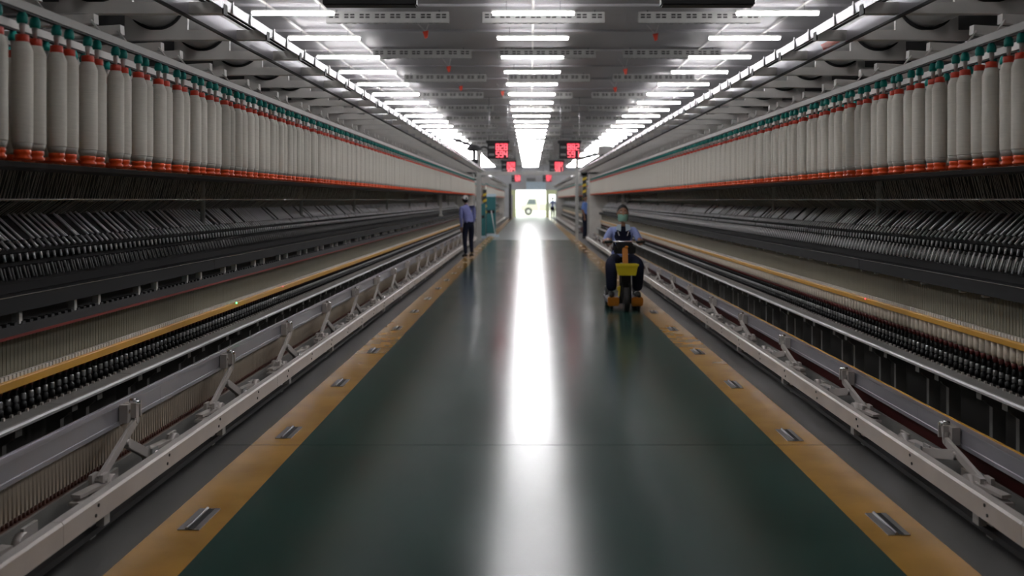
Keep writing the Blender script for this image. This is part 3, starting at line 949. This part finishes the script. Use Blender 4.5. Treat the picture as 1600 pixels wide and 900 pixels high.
# far wall signs
mb = MB(); mb.box(-.39, 1.33, Y1 - .06, Y1 - .01, 2.38, 3.05); tag(mb.obj('wall_sign', M['paleblue']), 'pale blank sign panel above the bright doorway', 'sign')
mb = MB(); mb.box(-.33, .44, Y1 - .16, Y1 - .01, 3.10, 3.38); tag(mb.obj('wall_unit', M['panel'], bevel=.01), 'grey wall unit above the pale sign over the doorway', 'unit')
t = thing('hanging_sign', 'dark hanging sign at the far end of the centre lamps', 'sign', (-.02, 84.0, 3.64))
mb = MB(); mb.box(-.65, .65, 0, .06, 0, .32); mb.obj('sign_panel', M['panel'], t, bevel=.01)
for dx in (-.4, .4):
    mb = MB(); mb.tube((dx, .03, .32), (dx, .03, ZC - 3.64), .008, 6); mb.obj('hanger_rod', M['galv'], t)

# ------------------------------------------------------------------ things in the gap beyond the near frames
def cabinet(x, y, w, d, h, lab, lid):
    t = thing('electrical_cabinet', lab, 'cabinet', (x, y, 0))
    mb = MB(); mb.box(-w/2, w/2, 0, d, .10, h); mb.obj('cabinet_body', M['tealcab'], t, bevel=.01)
    mb = MB(); mb.box(-w/2, w/2, .02, d - .02, 0, .10); mb.obj('plinth', M['paleblue'], t)
    mb = MB(); mb.box(-w/2 + .03, w/2 - .03, -.018, -.001, .14, h * .56); mb.obj('door', M['tealcab'], t, bevel=.005)
    mb = MB(); mb.box(-w/2 + .06, w/2 - .04, -.03, -.001, h*.58, h*.66); mb.box(w/2 - .10, w/2 - .07, -.04, -.03, h*.6, h*.64); mb.obj('control_strip', M['black'], t, bevel=.004)
    if lid:
        mb = MB(); mb.box(-w/2 - .01, w/2 + .01, -.01, d, h, h + .12); mb.obj('lid', M['paleblue'], t, bevel=.01)
cabinet(-1.93, 38.6, .30, .5, 1.35, 'low teal cabinet beside the portal post, nearer one', False)
cabinet(-1.70, 41.2, .46, .5, 1.62, 'tall teal cabinet with pale blue lid, farther one', True)
def hazard_post(x, y, z0, z1, lab):
    t = thing('hazard_post', lab, 'post', (x, y, 0))
    mb = MB(); mb.box(-.07, .07, -.07, .07, 0, z1); mb.obj('post_core', M['dark'], t, bevel=.006)
    z = z0; i = 0
    while z < z1 - .05:
        mb = MB(); mb.prism([(-.074, z), (.074, z + .06), (.074, z + .16), (-.074, z + .10)], -.074, .074)
        mb.obj('yellow_band', M['hazy'], t); z += .24
hazard_post(-1.86, 39.9, .9, 1.9, 'yellow and black banded post beside the teal cabinets')
hazard_post(2.04, 38.2, 1.5, 2.4, 'yellow and black banded post behind the right portal post')
t = thing('broom', 'pale broom leaning against the teal cabinets', 'broom', (-1.55, 40.2, 0))
mb = MB(); mb.tube((.10, -.1, .10), (-.08, .55, 1.05), .014, 8); mb.obj('handle', M['white'], t)
mb = MB(); mb.box(-.02, .26, -.16, -.06, .0, .10); mb.obj('brush_head', M['paleblue'], t, bevel=.01)
t = thing('door_frame_post', 'dark upright post near the left of the far doorway', 'post', (-1.60, 78.0, 0))
mb = MB(); mb.box(-.10, .10, -.1, .1, 0, 2.75); mb.box(-.2, .2, -.14, .14, 0, .03); mb.obj('post_body', M['dark'], t, bevel=.01)

# ------------------------------------------------------------------ people
def skin_mesh(V, E, R, root=0, sub=2):
    me = bpy.data.meshes.new('tmp'); me.from_pydata(V, E, []); me.update()
    ob = bpy.data.objects.new('tmp', me); COL.objects.link(ob)
    md = ob.modifiers.new('skin', 'SKIN'); md.use_smooth_shade = True; md.branch_smoothing = 0.6
    sv = me.skin_vertices[0].data
    for i, r in enumerate(R):
        sv[i].radius = r if isinstance(r, tuple) else (r, r)
        sv[i].use_root = (i == root)
    sb = ob.modifiers.new('sub', 'SUBSURF'); sb.levels = sub; sb.render_levels = sub
    dg = bpy.context.evaluated_depsgraph_get()
    res = bpy.data.meshes.new_from_object(ob.evaluated_get(dg))
    bpy.data.objects.remove(ob); bpy.data.meshes.remove(me)
    return res

def seg_d(p, a, b):
    ab = b - a
    t = max(0, min(1, (p - a).dot(ab) / max(1e-9, ab.length_squared)))
    return (p - a - ab * t).length, t

def person(J, label, loc, rz, mats, group=None, sole=False, fingers=True, sleeve=0.9, waist=None, vest=False):
    """J: joints in metres, origin on the ground. mats: shirt, trousers, skin, shoe [, vest]"""
    names = ['pelvis','waist','chest','neck0','neck1','shL','elL','wrL','shR','elR','wrR','hipL','knL','anL','hipR','knR','anR']
    rad = {'pelvis':(.135,.105),'waist':(.128,.098),'chest':(.150,.108),'neck0':(.062,.062),'neck1':(.05,.052),
           'shL':.066,'elL':.046,'wrL':.030,'hipL':.098,'knL':.066,'anL':.045}
    for a in ('sh','el','wr','hip','kn','an'): rad[a + 'R'] = rad[a + 'L']
    rad.update(J.get('rad', {}))
    V = [Vector(J[n]) for n in names]; idx = {n: i for i, n in enumerate(names)}
    Epairs = [('pelvis','waist'),('waist','chest'),('chest','neck0'),('neck0','neck1'),('chest','shL'),('shL','elL'),('elL','wrL'),
              ('chest','shR'),('shR','elR'),('elR','wrR'),('pelvis','hipL'),('hipL','knL'),('knL','anL'),('pelvis','hipR'),('hipR','knR'),('knR','anR')]
    R = [rad[n] for n in names]
    E = [(idx[a], idx[b]) for a, b in Epairs]
    body = skin_mesh(V, E, R)
    bm = bmesh.new(); bm.from_mesh(body); bpy.data.meshes.remove(body)
    def mat_of(c):
        best = min(Epairs, key=lambda e: seg_d(c, V[idx[e[0]]], V[idx[e[1]]])[0])
        t = seg_d(c, V[idx[best[0]]], V[idx[best[1]]])[1]
        a, b = best
        if b.startswith('wr'): return 2 if (sleeve < 1.0 or t > .9) and t > (sleeve - .5) * 2 else 0
        if b.startswith('el'): return 0 if t < sleeve * 2 else 2
        if b == 'neck1': return 2
        if a.startswith('hip') or a.startswith('kn') or b.startswith('hip'): return 1
        if a == 'pelvis': return 1 if t < .35 else (4 if vest else 0)
        if vest and b in ('neck0', 'chest', 'waist') : return 4
        if vest and b.startswith('sh'): return 4 if t < .62 else 0
        return 0
    for f in bm.faces:
        f.material_index = mat_of(f.calc_center_median()); f.smooth = True
    def addmesh(me, mi):
        n0 = len(bm.faces)
        bm.from_mesh(me); bpy.data.meshes.remove(me)
        bm.faces.ensure_lookup_table()
        for f in bm.faces[n0:]: f.material_index = mi; f.smooth = True
    # feet
    for sd in 'LR':
        a = Vector(J['an' + sd]); d = Vector(J['toe' + sd]) - a
        heel = a - Vector((d.x, d.y, 0)).normalized() * .045
        zf = J['toe' + sd][2]
        heel.z = zf + .005
        ball = a + Vector((d.x, d.y, 0)) * .62; ball.z = zf
        toe = a + Vector((d.x, d.y, 0)); toe.z = zf - .008
        addmesh(skin_mesh([a, heel, ball, toe], [(0, 1), (0, 2), (2, 3)], [.046, .036, .040, .026]), 3)
    # hands
    for sd in 'LR':
        w = Vector(J['wr' + sd]); el = Vector(J['el' + sd])
        fwd = Vector(J.get('hd' + sd, w - el)).normalized()
        palm_n = Vector(J.get('pn' + sd, (0, -1, 0))); palm_n = (palm_n - fwd * palm_n.dot(fwd)).normalized()
        across = fwd.cross(palm_n).normalized() * (1 if sd == 'L' else -1)
        pc = w + fwd * .09
        addmesh(skin_mesh([w - fwd * .02, w + fwd * .045, pc], [(0, 1), (1, 2)], [(.028, .024), (.034, .022), (.038, .016)]), 2)
        if fingers:
            curl = J.get('curl', .5)
            for i, (o, ln) in enumerate(((-.030, .070), (-.010, .080), (.010, .075), (.030, .058))):
                p0 = pc + across * o - fwd * .02
                d1 = (fwd + palm_n * curl * .6).normalized(); d2 = (fwd * (1 - curl) + palm_n * curl).normalized(); d3 = (fwd * (1 - curl * 1.8) + palm_n * curl).normalized()
                p1 = p0 + d1 * ln * .55; p2 = p1 + d2 * ln * .32; p3 = p2 + d3 * ln * .26
                addmesh(skin_mesh([p0, p1, p2, p3], [(0, 1), (1, 2), (2, 3)], [.010, .0095, .009, .0075], sub=1), 2)
            q0 = w + fwd * .03 - across * .028; q1 = q0 - across * .028 + fwd * .025 + palm_n * .012; q2 = q1 + fwd * .032 + palm_n * .012
            addmesh(skin_mesh([q0, q1, q2], [(0, 1), (1, 2)], [.013, .011, .009], sub=1), 2)
    # head
    hc = Vector(J['head']); hr = J.get('headR', (.074, .092, .115))
    hz = J.get('head_turn', 0.0)     # 0 = faces -y
    hm = MB()
    n, m = 20, 16
    hm.ball((0, 0, 0), 1.0, n, m)
    hme = hm.mesh('h', [])
    rot = Matrix.Rotation(hz, 4, 'Z') @ Matrix.Rotation(J.get('head_tilt', 0.0), 4, 'X')
    for v in hme.vertices:
        x, y, z = v.co
        jaw = 1 - .28 * max(0, -z) ** 1.4
        fx = x * hr[0] * jaw; fy = y * hr[1] * (1 - .12 * max(0, -z)); fz = z * hr[2]
        if y < -.6 and abs(x) < .25 and -.35 < z < .12: fy -= .018 * (1 - abs(x) / .25)      # nose
        if y < -.5 and -.72 < z < -.42 and abs(x) < .4: fy -= .006                            # lips
        if y < -.6 and .02 < z < .25 and .2 < abs(x) < .6: fy += .008                         # eye sockets
        if z < -.75 and y < 0: fy -= .012                                                     # chin
        v.co = hc + (rot @ Vector((fx, fy, fz)))
    addmesh(hme, 2)
    for sx in (-1, 1):
        em = MB(); em.ball((0, 0, 0), (.012, .022, .032), 8, 6); e = em.mesh('e', [])
        for v in e.vertices: v.co = hc + rot @ (Vector(v.co) + Vector((sx * hr[0] * 1.0, .01, -.005)))
        addmesh(e, 2)
    out = bpy.data.meshes.new('person'); bm.to_mesh(out); bm.free()
    for m_ in mats: out.materials.append(m_)
    o = link('person', out, loc=loc, rz=rz)
    tag(o, label, 'person', group)
    def part(name, mb, m_, bevel=0):
        me = mb.mesh(name, m_, bevel)
        for v in me.vertices: v.co = hc + rot @ Vector(v.co)
        return link(name, me, o)
    mb = MB()
    for sx in (-1, 1): mb.ball((sx * .030, -hr[1] * .86, .016), (.013, .008, .008), 8, 6)
    mb.cur = 1
    for sx in (-1, 1):
        mb.ball((sx * .030, -hr[1] * .86 - .0055, .016), (.006, .004, .006), 6, 5)
        mb.bar((sx * .016, -hr[1] * .92, .036), (sx * .046, -hr[1] * .84, .038), .006, .006)
    part('eyes', mb, [M['eye'], M['hair']])
    return o, part, hr

def hair_cap(part, hr, front=.45, back=-.5, m_=None, bun=False):
    mb = MB()
    n, m = 20, 14
    vs = []; 
    for k in range(m + 1):
        for i in range(n):
            a = 2 * PI * i / n
            yv = math.sin(a)
            lim = back + (front - back) * (0.5 - 0.5 * yv) ** 1.1
            z = 1 - (1 - lim) * k / m
            r = math.sqrt(max(0, 1 - z * z))
            vs.append((r * math.cos(a) * hr[0] * 1.10, r * yv * hr[1] * 1.08 + .004, z * hr[2] * 1.06))
    fs = [(k*n + i, k*n + (i+1) % n, (k+1)*n + (i+1) % n, (k+1)*n + i) for k in range(m) for i in range(n)]
    mb.smooth = True
    mb.add(vs, fs)
    if bun: mb.ball((0, hr[1] * 1.05, -.03), (.05, .04, .06), 12, 8)
    return part('hair', mb, m_ or M['hair'])

# the woman riding the scooter, facing the camera
Jw = dict(pelvis=(0,.12,.68), waist=(0,.13,.84), chest=(0,.11,1.00), neck0=(0,.09,1.135), neck1=(0,.075,1.19),
          shL=(-.165,.10,1.085), elL=(-.245,.03,.905), wrL=(-.215,-.135,.955), shR=(.165,.10,1.085), elR=(.245,.03,.905), wrR=(.215,-.135,.955),
          hipL=(-.10,.08,.67), knL=(-.185,-.26,.62), anL=(-.175,-.20,.24), hipR=(.10,.08,.67), knR=(.185,-.26,.62), anR=(.175,-.20,.24),
          toeL=(-.19,-.36,.190), toeR=(.19,-.36,.190), hdL=(.10,-1,-.25), hdR=(-.10,-1,-.25), pnL=(0,-.2,-1), pnR=(0,-.2,-1), curl=.85,
          head=(0,.045,1.31), headR=(.073,.088,.122),
          rad={'pelvis':(.155,.12),'waist':(.125,.10),'chest':(.145,.105),'knL':.094,'knR':.094,'anL':.076,'anR':.076,'hipL':.110,'hipR':.110})
WX, WY = 1.245, 13.85
o, part, hr = person(Jw, 'person in navy vest and green face mask riding the orange scooter', (WX, WY, 0), 0,
                     [M['shirt'], M['navy'], M['skin'], M['shoe'], M['navy']], sleeve=.42, vest=True)
hair_cap(part, hr, front=.62, back=-.55, bun=True)
mb = MB()
vs = []; fs = []
n = 14
for k in range(7):
    z = -.012 - .098 * k / 6
    bul = math.sin(PI * min(1, k / 6 * .85 + .12))
    for i in range(n + 1):
        a = -PI * (.10 + .80 * i / n)
        vs.append((math.cos(a) * hr[0] * (1.06 - .14 * (k / 6) ** 2), math.sin(a) * hr[1] * (.98 + .16 * bul), z))
fs = [(k*(n+1) + i, k*(n+1) + i + 1, (k+1)*(n+1) + i + 1, (k+1)*(n+1) + i) for k in range(6) for i in range(n)]
mb.smooth = True; mb.add(vs, fs)
part('face_mask', mb, M['mask'])
# collar and piping on the vest, pouch of the vest
mb = MB()
for sx in (-1, 1):
    mb.prism([(sx*.03, 1.165), (sx*.085, 1.15), (sx*.105, 1.09), (sx*.07, 1.075), (sx*.035, 1.06)], -.055, -.035)
mb.obj('collar', M['paleblue'], o, bevel=.003)
mb = MB()
for sx in (-1, 1): mb.bar((sx*.075, -.035, 1.06), (sx*.055, -.035, 1.0), .010, .010, up=(0, 1, 0))
mb.obj('vest_piping', M['capw'], o)
mb = MB(); mb.prism([(-.15,.70),(.15,.70),(.165,.79),(-.165,.79)], -.01, .06); mb.obj('shirt_hem', M['shirt'], o, bevel=.02)

def scooter(x, y):
    t = thing('mobility_scooter', 'orange three-wheeled scooter with yellow front crate ridden down the aisle', 'scooter', (x, y, 0))
    mb = MB()
    mb.prism([(-.24,.085),(-.24,.15),(-.20,.165),(.20,.165),(.24,.15),(.24,.085)], -.30, .45)
    mb.obj('deck', M['black'], t, bevel=.008)
    for sx in (-1, 1):
        mb = MB(); mb.prism([(sx*.085,.055),(sx*.235,.055),(sx*.245,.16),(sx*.225,.185),(sx*.085,.175)], -.36, -.305)
        mb.obj('front_skirt', M['scooter'], t, bevel=.012)
        mb = MB(); mb.tube((sx*.15, .30, .14), (sx*.23, .30, .14), .14, 20); w = mb.obj('rear_wheel', M['rubber'], t)
        mb = MB(); mb.tube((sx*.145, .30, .14), (sx*.235, .30, .14), .07, 12); mb.obj('hub', M['silver'], w)
        mb = MB(); mb.tube((sx*.165, -.30, .045), (sx*.205, -.30, .045), .045, 14); mb.obj('guide_wheel', M['rubber'], t)
    mb = MB(); mb.tube((-.035, -.47, .16), (.035, -.47, .16), .16, 24); w = mb.obj('front_wheel', M['rubber'], t)
    mb = MB(); mb.tube((-.04, -.47, .16), (.04, -.47, .16), .07, 14); mb.obj('hub', M['dark'], w)
    mb = MB()
    for sx in (-1, 1): mb.bar((sx*.05, -.47, .16), (sx*.05, -.40, .45), .014, .035)
    mb.box(-.065, .065, -.46, -.36, .38, .50); mb.obj('fork', M['black'], t, bevel=.006)
    mb = MB(); mb.prism([(-.085,.16),(.085,.16),(.070,.60),(-.070,.60)], -.345, -.315); mb.obj('front_apron', M['blackm'], t, bevel=.008)
    mb = MB(); mb.bar((0, -.40, .46), (0, -.26, .88), .075, .055); mb.obj('steering_column', M['scooter'], t, bevel=.008)
    mb = MB(); mb.tube((-.20, -.25, .925), (.20, -.25, .925), .013, 10); mb.obj('handlebar', M['chrome'], t)
    for sx in (-1, 1):
        mb = MB(); mb.tube((sx*.165, -.25, .925), (sx*.275, -.235, .925), .019, 12); mb.obj('grip', M['rubber'], t)
    mb = MB(); mb.box(-.11, .11, -.30, -.22, .82, .92); mb.box(-.15, .15, -.27, -.21, .76, .87); mb.obj('control_box', M['black'], t, bevel=.015)
    mb = MB(); mb.ball((.02, -.305, .855), (.025, .012, .018), 10, 6); mb.obj('amber_lamp', M['scooter'], t)
    # crate: walls of a tapered open basket
    b = MB(); 
    top = [(-.145,-.62),(.145,-.62),(.145,-.43),(-.145,-.43)]; bot = [(-.115,-.60),(.115,-.60),(.115,-.45),(-.115,-.45)]
    def ring(pts, z, k): 
        cx = 0; cy = -.525
        return [(cx + (px - cx)*k, cy + (py - cy)*k, z) for px, py in pts]
    vs = ring(bot, .490, 1) + ring(top, .640, 1) + ring(top, .640, .93) + ring(bot, .500, .93)
    fs = [(0,1,2,3)] + [(i, (i+1) % 4, 4 + (i+1) % 4, 4 + i) for i in range(4)] + [(4+i, 4+(i+1) % 4, 8+(i+1) % 4, 8+i) for i in range(4)] + \
         [(8+i, 8+(i+1) % 4, 12+(i+1) % 4, 12+i) for i in range(4)] + [(12,13,14,15)]
    b.add(vs, fs)
    b.box(-.152, .152, -.632, -.622, .618, .642)
    b.obj('front_crate', M['basket'], t)
    mb = MB(); mb.box(-.02, .02, -.45, -.38, .52, .56); mb.obj('crate_bracket', M['black'], t)
    mb = MB(); mb.box(-.16, .16, .02, .34, .545, .60); mb.obj('seat', M['black'], t, bevel=.025)
    mb = MB(); mb.tube((0, .18, .16), (0, .18, .55), .035, 12); mb.obj('seat_post', M['black'], t)
    mb = MB(); mb.bar((-.09, -.355, .19), (-.075, -.335, .33), .02, .035); mb.box(-.115, -.07, -.37, -.34, .27, .32); mb.obj('pedal_lever', M['hazy'], t, bevel=.004)
scooter(WX, WY)

# the man by the left frame, seen from behind, stooping slightly towards it
Jm = dict(pelvis=(0,0,.86), waist=(.0,-.03,1.00), chest=(.01,-.09,1.20), neck0=(.01,-.145,1.36), neck1=(.015,-.185,1.41),
          shL=(-.175,-.11,1.31), elL=(-.205,-.12,1.03), wrL=(-.19,-.24,.81), shR=(.185,-.10,1.30), elR=(.20,-.04,1.02), wrR=(.165,-.10,.78),
          hipL=(-.09,.0,.83), knL=(-.085,-.06,.46), anL=(-.08,.03,.095), hipR=(.09,.0,.83), knR=(.115,.0,.46), anR=(.125,.10,.095),
          toeL=(-.09,-.16,.042), toeR=(.14,-.09,.042), hdL=(0,-.2,-1), hdR=(0,-.2,-1), pnL=(1,0,0), pnR=(-1,0,0), curl=.4,
          head=(.02,-.225,1.51), headR=(.072,.088,.108), head_tilt=-.25, head_turn=0.0,
          rad={'chest':(.165,.115),'waist':(.145,.105),'pelvis':(.14,.11)})
o, part, hr = person(Jm, 'person in lavender-blue shirt and cap, back turned, beside the left frame', (-1.64, 25.9, 0), math.radians(205),
                     [M['shirt3'], M['navy'], M['skin'], M['shoe'], M['navy']], sleeve=1.0)
hair_cap(part, hr, front=.35, back=-.6)
mb = MB()
mb.smooth = True
n, m = 18, 7
vs = []
for k in range(m + 1):
    z = 1 - .80 * k / m; r = math.sqrt(max(0, 1 - z*z))
    vs += [(r*math.cos(2*PI*i/n)*hr[0]*1.17, r*math.sin(2*PI*i/n)*hr[1]*1.14 + .004, z*hr[2]*1.12) for i in range(n)]
mb.add(vs, [(k*n+i, k*n+(i+1) % n, (k+1)*n+(i+1) % n, (k+1)*n+i) for k in range(m) for i in range(n)])
mb.prism([(-.06, .012), (.06, .012), (.05, .020), (-.05, .020)], -.16, -.07)
part('cap', mb, M['capw'])
mb = MB(); mb.ball((0, hr[1]*1.07, .055), (.026, .018, .02), 10, 6); part('cap_opening', mb, M['hair'])

def standing(shift=0.0):
    return dict(pelvis=(0,0,.90), waist=(0,0,1.04), chest=(0,0,1.24), neck0=(0,0,1.42), neck1=(0,-.01,1.48),
          shL=(-.18,0,1.37), elL=(-.23,.02,1.10), wrL=(-.22,-.06,.86), shR=(.18,0,1.37), elR=(.23,.02,1.10), wrR=(.22,-.06,.86),
          hipL=(-.09,0,.87), knL=(-.10,-.02,.48), anL=(-.10,.0,.095), hipR=(.09,0,.87), knR=(.10,-.02,.48), anR=(.10,.0,.095),
          toeL=(-.12,-.18,.042), toeR=(.12,-.18,.042), hdL=(0,-.1,-1), hdR=(0,-.1,-1), pnL=(1,0,0), pnR=(-1,0,0), curl=.35,
          head=(0,-.02,1.58), headR=(.073,.09,.115))
o, part, hr = person(standing(), 'person in blue shirt standing behind the right portal post', (2.02, 37.55, 0), math.radians(70),
                     [M['shirt2'], M['navy'], M['skin'], M['shoe'], M['navy']], sleeve=.45)
hair_cap(part, hr)
o, part, hr = person(standing(), 'person in pale blue shirt standing right of the bright far doorway', (1.68, 75.6, 0), math.radians(150),
                     [M['shirt'], M['navy'], M['skin'], M['shoe'], M['navy']], sleeve=1.0)
hair_cap(part, hr)
